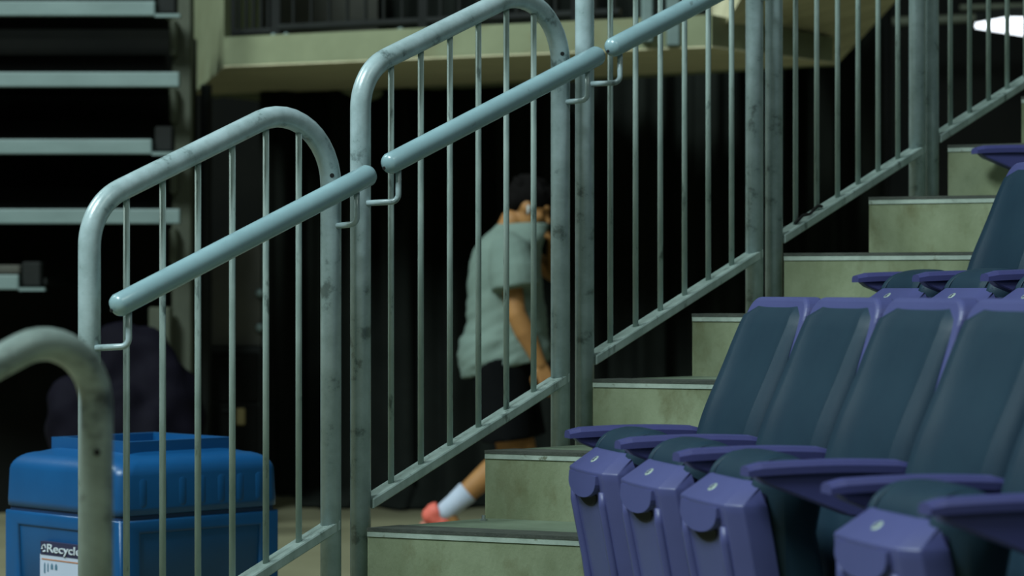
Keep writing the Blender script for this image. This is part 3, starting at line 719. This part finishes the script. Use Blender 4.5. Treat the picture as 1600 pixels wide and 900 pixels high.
# ------------------------------------------------------------------ retracted bleachers at the left
LD = 12.4
ble = tag(empty('retracted_bleachers', (at(140, 800, LD).x, LD, 0)), 'folded-up bleacher stack with pale metal deck edges at the left', 'bleachers')
linv = Matrix.Translation(-Vector(ble.location))
def lch(o, p=None):
    o.parent = p or ble
    if p is None: o.matrix_parent_inverse = linv
    return o
for (py, x1_, lip) in ((13, 242, 281), (124, 280, 0), (229, 237, 276), (338, 281, 0), (441, 29, 70)):
    a = at(-260, py, LD); b = at(x1_, py, LD); h_ = .036
    bm = bmesh.new(); box(bm, (a.x, LD, a.z - h_), (b.x, LD + .05, a.z + h_)); bevel(bm, .006, 2); e = lch(obj('deck_edge', bm, M_deck))
    if lip:
        c = at(lip, py, LD); bm = bmesh.new(); box(bm, (b.x, LD, a.z - h_ - .006), (c.x, LD + .05, a.z - h_ + .010)); lch(obj('edge_lip', bm, M_deck), e)
        bm = bmesh.new(); box(bm, (b.x + .01, LD + .02, a.z - h_ + .012), (c.x - .02, LD + .10, a.z + .10)); bevel(bm, .01, 1); lch(obj('end_bracket', bm, M_dark), e)
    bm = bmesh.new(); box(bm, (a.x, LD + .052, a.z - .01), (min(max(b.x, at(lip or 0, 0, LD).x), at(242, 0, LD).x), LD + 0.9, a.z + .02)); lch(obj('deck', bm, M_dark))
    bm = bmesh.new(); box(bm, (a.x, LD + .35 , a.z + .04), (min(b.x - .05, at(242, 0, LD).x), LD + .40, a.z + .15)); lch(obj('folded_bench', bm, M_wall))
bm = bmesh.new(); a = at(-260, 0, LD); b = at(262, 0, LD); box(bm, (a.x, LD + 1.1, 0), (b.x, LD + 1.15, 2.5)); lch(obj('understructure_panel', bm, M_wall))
bm = bmesh.new(); a = at(0, 425, 12.3); box(bm, (a.x - .05, 12.42, a.z - .010), (a.x + .075, 12.70, a.z + .035)); bevel(bm, .012, 2)
o = obj('folded_cloth', bm, M_panel); tag(o, 'small pale bundle lying on the lowest bleacher edge', 'cloth')
bm = bmesh.new(); a = at(268, 0, 12.75); b = at(299, 0, 12.75); box(bm, (a.x, 12.75, 0), (b.x, 12.87, 2.75)); bevel(bm, .008, 1)
col = obj('support_column', bm, M_col); tag(col, 'olive steel column at the right end of the bleacher stack', 'column')
for py in (60, 165, 275, 385):
    bm = bmesh.new(); q = at(262, py, 12.7); box(bm, (q.x + .012, 12.66, q.z - .09), (q.x + .05, 12.75, q.z + .09)); bevel(bm, .012, 1); o = obj('clamp', bm, M_col); o.parent = col
# lower column sleeve, thinner pole behind
bm = bmesh.new(); a = at(232, 0, 12.6); b = at(266, 0, 12.6); box(bm, (a.x, 12.6, 0), (b.x, 12.7, at(0, 480, 12.6).z)); bevel(bm, .008, 1)
o = obj('plinth_post', bm, M_col); tag(o, 'short olive post beside the column above the blue bin', 'post')
bm = bmesh.new(); q = at(322, 0, 13.4); tube(bm, [(q.x, 13.4, 0), (q.x, 13.4, 2.25)], .03, 12)
o = obj('thin_pole', bm, M_dark, smooth=True); tag(o, 'thin dark pole under the balcony corner', 'pole')
# violet tarpaulin heap
bm = bmesh.new(); q = at(190, 660, 12.0)
for i in range(16):
    t = i / 15; ellipsoid(bm, (q.x - .22 + .44 * t + random.uniform(-.04, .04), 12.15 + random.uniform(-.08, .08), .25 + random.uniform(0, .62) * (0.5 + .5 * math.sin(PI * t))), (.15, .14, .27), None, 14, 10)
box(bm, (q.x - .32, 11.98, 0), (q.x + .30, 12.4, .4))
o = remesh('tarpaulin', bm, M_tarp, 0.025, None, 5, lambda co: noise.noise(co * 9) * .03); tag(o, 'dark violet tarpaulin heaped behind the blue bin', 'tarpaulin')
# grey board above a black cabinet, right of the column
a = at(316, 541, 13.6); b = at(408, 380, 13.6)
bm = bmesh.new(); box(bm, (a.x, 13.6, a.z), (b.x, 13.66, b.z)); bevel(bm, .005, 1); o = obj('notice_board', bm, M_panel); tag(o, 'grey brown board standing on the black cabinet', 'board')
bm = bmesh.new(); tube(bm, [(b.x + .02, 13.62, a.z), (b.x + .02, 13.62, b.z)], .012, 8); w_ = obj('edge_pipe', bm, M_deck); w_.parent = o
for py in (458, 512):
    q = at(405, py, 13.6); bm = bmesh.new(); ellipsoid(bm, (q.x + .005, 13.58, q.z), (.02, .02, .022)); w_ = obj('clip', bm, M_deck); w_.parent = o
cab = empty('black_cabinet', (at(362, 0, 13.5).x, 13.5, 0)); tag(cab, 'low black cabinet with a small tan tag', 'cabinet')
cx = at(362, 0, 13.5).x; hwid = at(408, 0, 13.5).x - cx; zc = at(0, 542, 13.5).z
def cbox(nm, lo, hi, m, par=cab):
    bm = bmesh.new(); box(bm, lo, hi); bevel(bm, .006, 1); o = obj(nm, bm, m, par); return o
cbox('carcass', (-hwid, 0.02, 0), (hwid, .6, zc), M_dark)
for i in range(3):
    z1_ = zc - .03 - i * (zc - .05) / 3; d_ = cbox('drawer', (-hwid + .015, 0, z1_ - (zc - .05) / 3 + .015), (hwid - .015, .03, z1_), M_wall)
    cbox('pull', (-.05, -.015, z1_ - .04), (.05, .002, z1_ - .025), M_dark, d_)
q = at(376, 651, 13.48); cbox('tag', (q.x - cx - .022, -.022, q.z - .045), (q.x - cx + .022, -.004, q.z + .045), M_tan)

# ------------------------------------------------------------------ far luminaire and ceiling members, upper right
lum = empty('ceiling_luminaire', tuple(at(1590, 46, 15.6))); tag(lum, 'bright white strip luminaire at the upper right edge', 'light')
li = Matrix.Translation(-Vector(lum.location))
pts = [at(1524, 41, 16.6), at(1700, 30, 14.4)]
d = (pts[1] - pts[0])
bm = bmesh.new()
A = at(1524, 40, 16.8); 
f4 = [at(px, py, 6400.0 / (455 - py)) for px, py in ((1524, 44), (1572, 35), (1700, 35), (1700, 60), (1600, 56))]
prism(bm, f4, (0, 0, 0), (0, 0, .03)); o = obj('diffuser', bm, M_light); o.parent = lum; o.matrix_parent_inverse = li
bm = bmesh.new(); prism(bm, f4, (0, 0, .032), (0, 0, .09)); o = obj('housing', bm, M_dark); o.parent = lum; o.matrix_parent_inverse = li
for (x0_, y0_, x1_, y1_, D_, th, lab) in ((1395, 34, 1720, 22, 16.9, .030, 'pale conduit under the ceiling at the upper right'), (1500, 12, 1720, 6, 16.6, .018, 'thin upper conduit at the upper right corner')):
    bm = bmesh.new(); tube(bm, [at(x0_, y0_, D_), at(x1_, y1_, D_)], th, 10); o = obj('ceiling_conduit', bm, M_col, smooth=True); tag(o, lab, 'pipe')
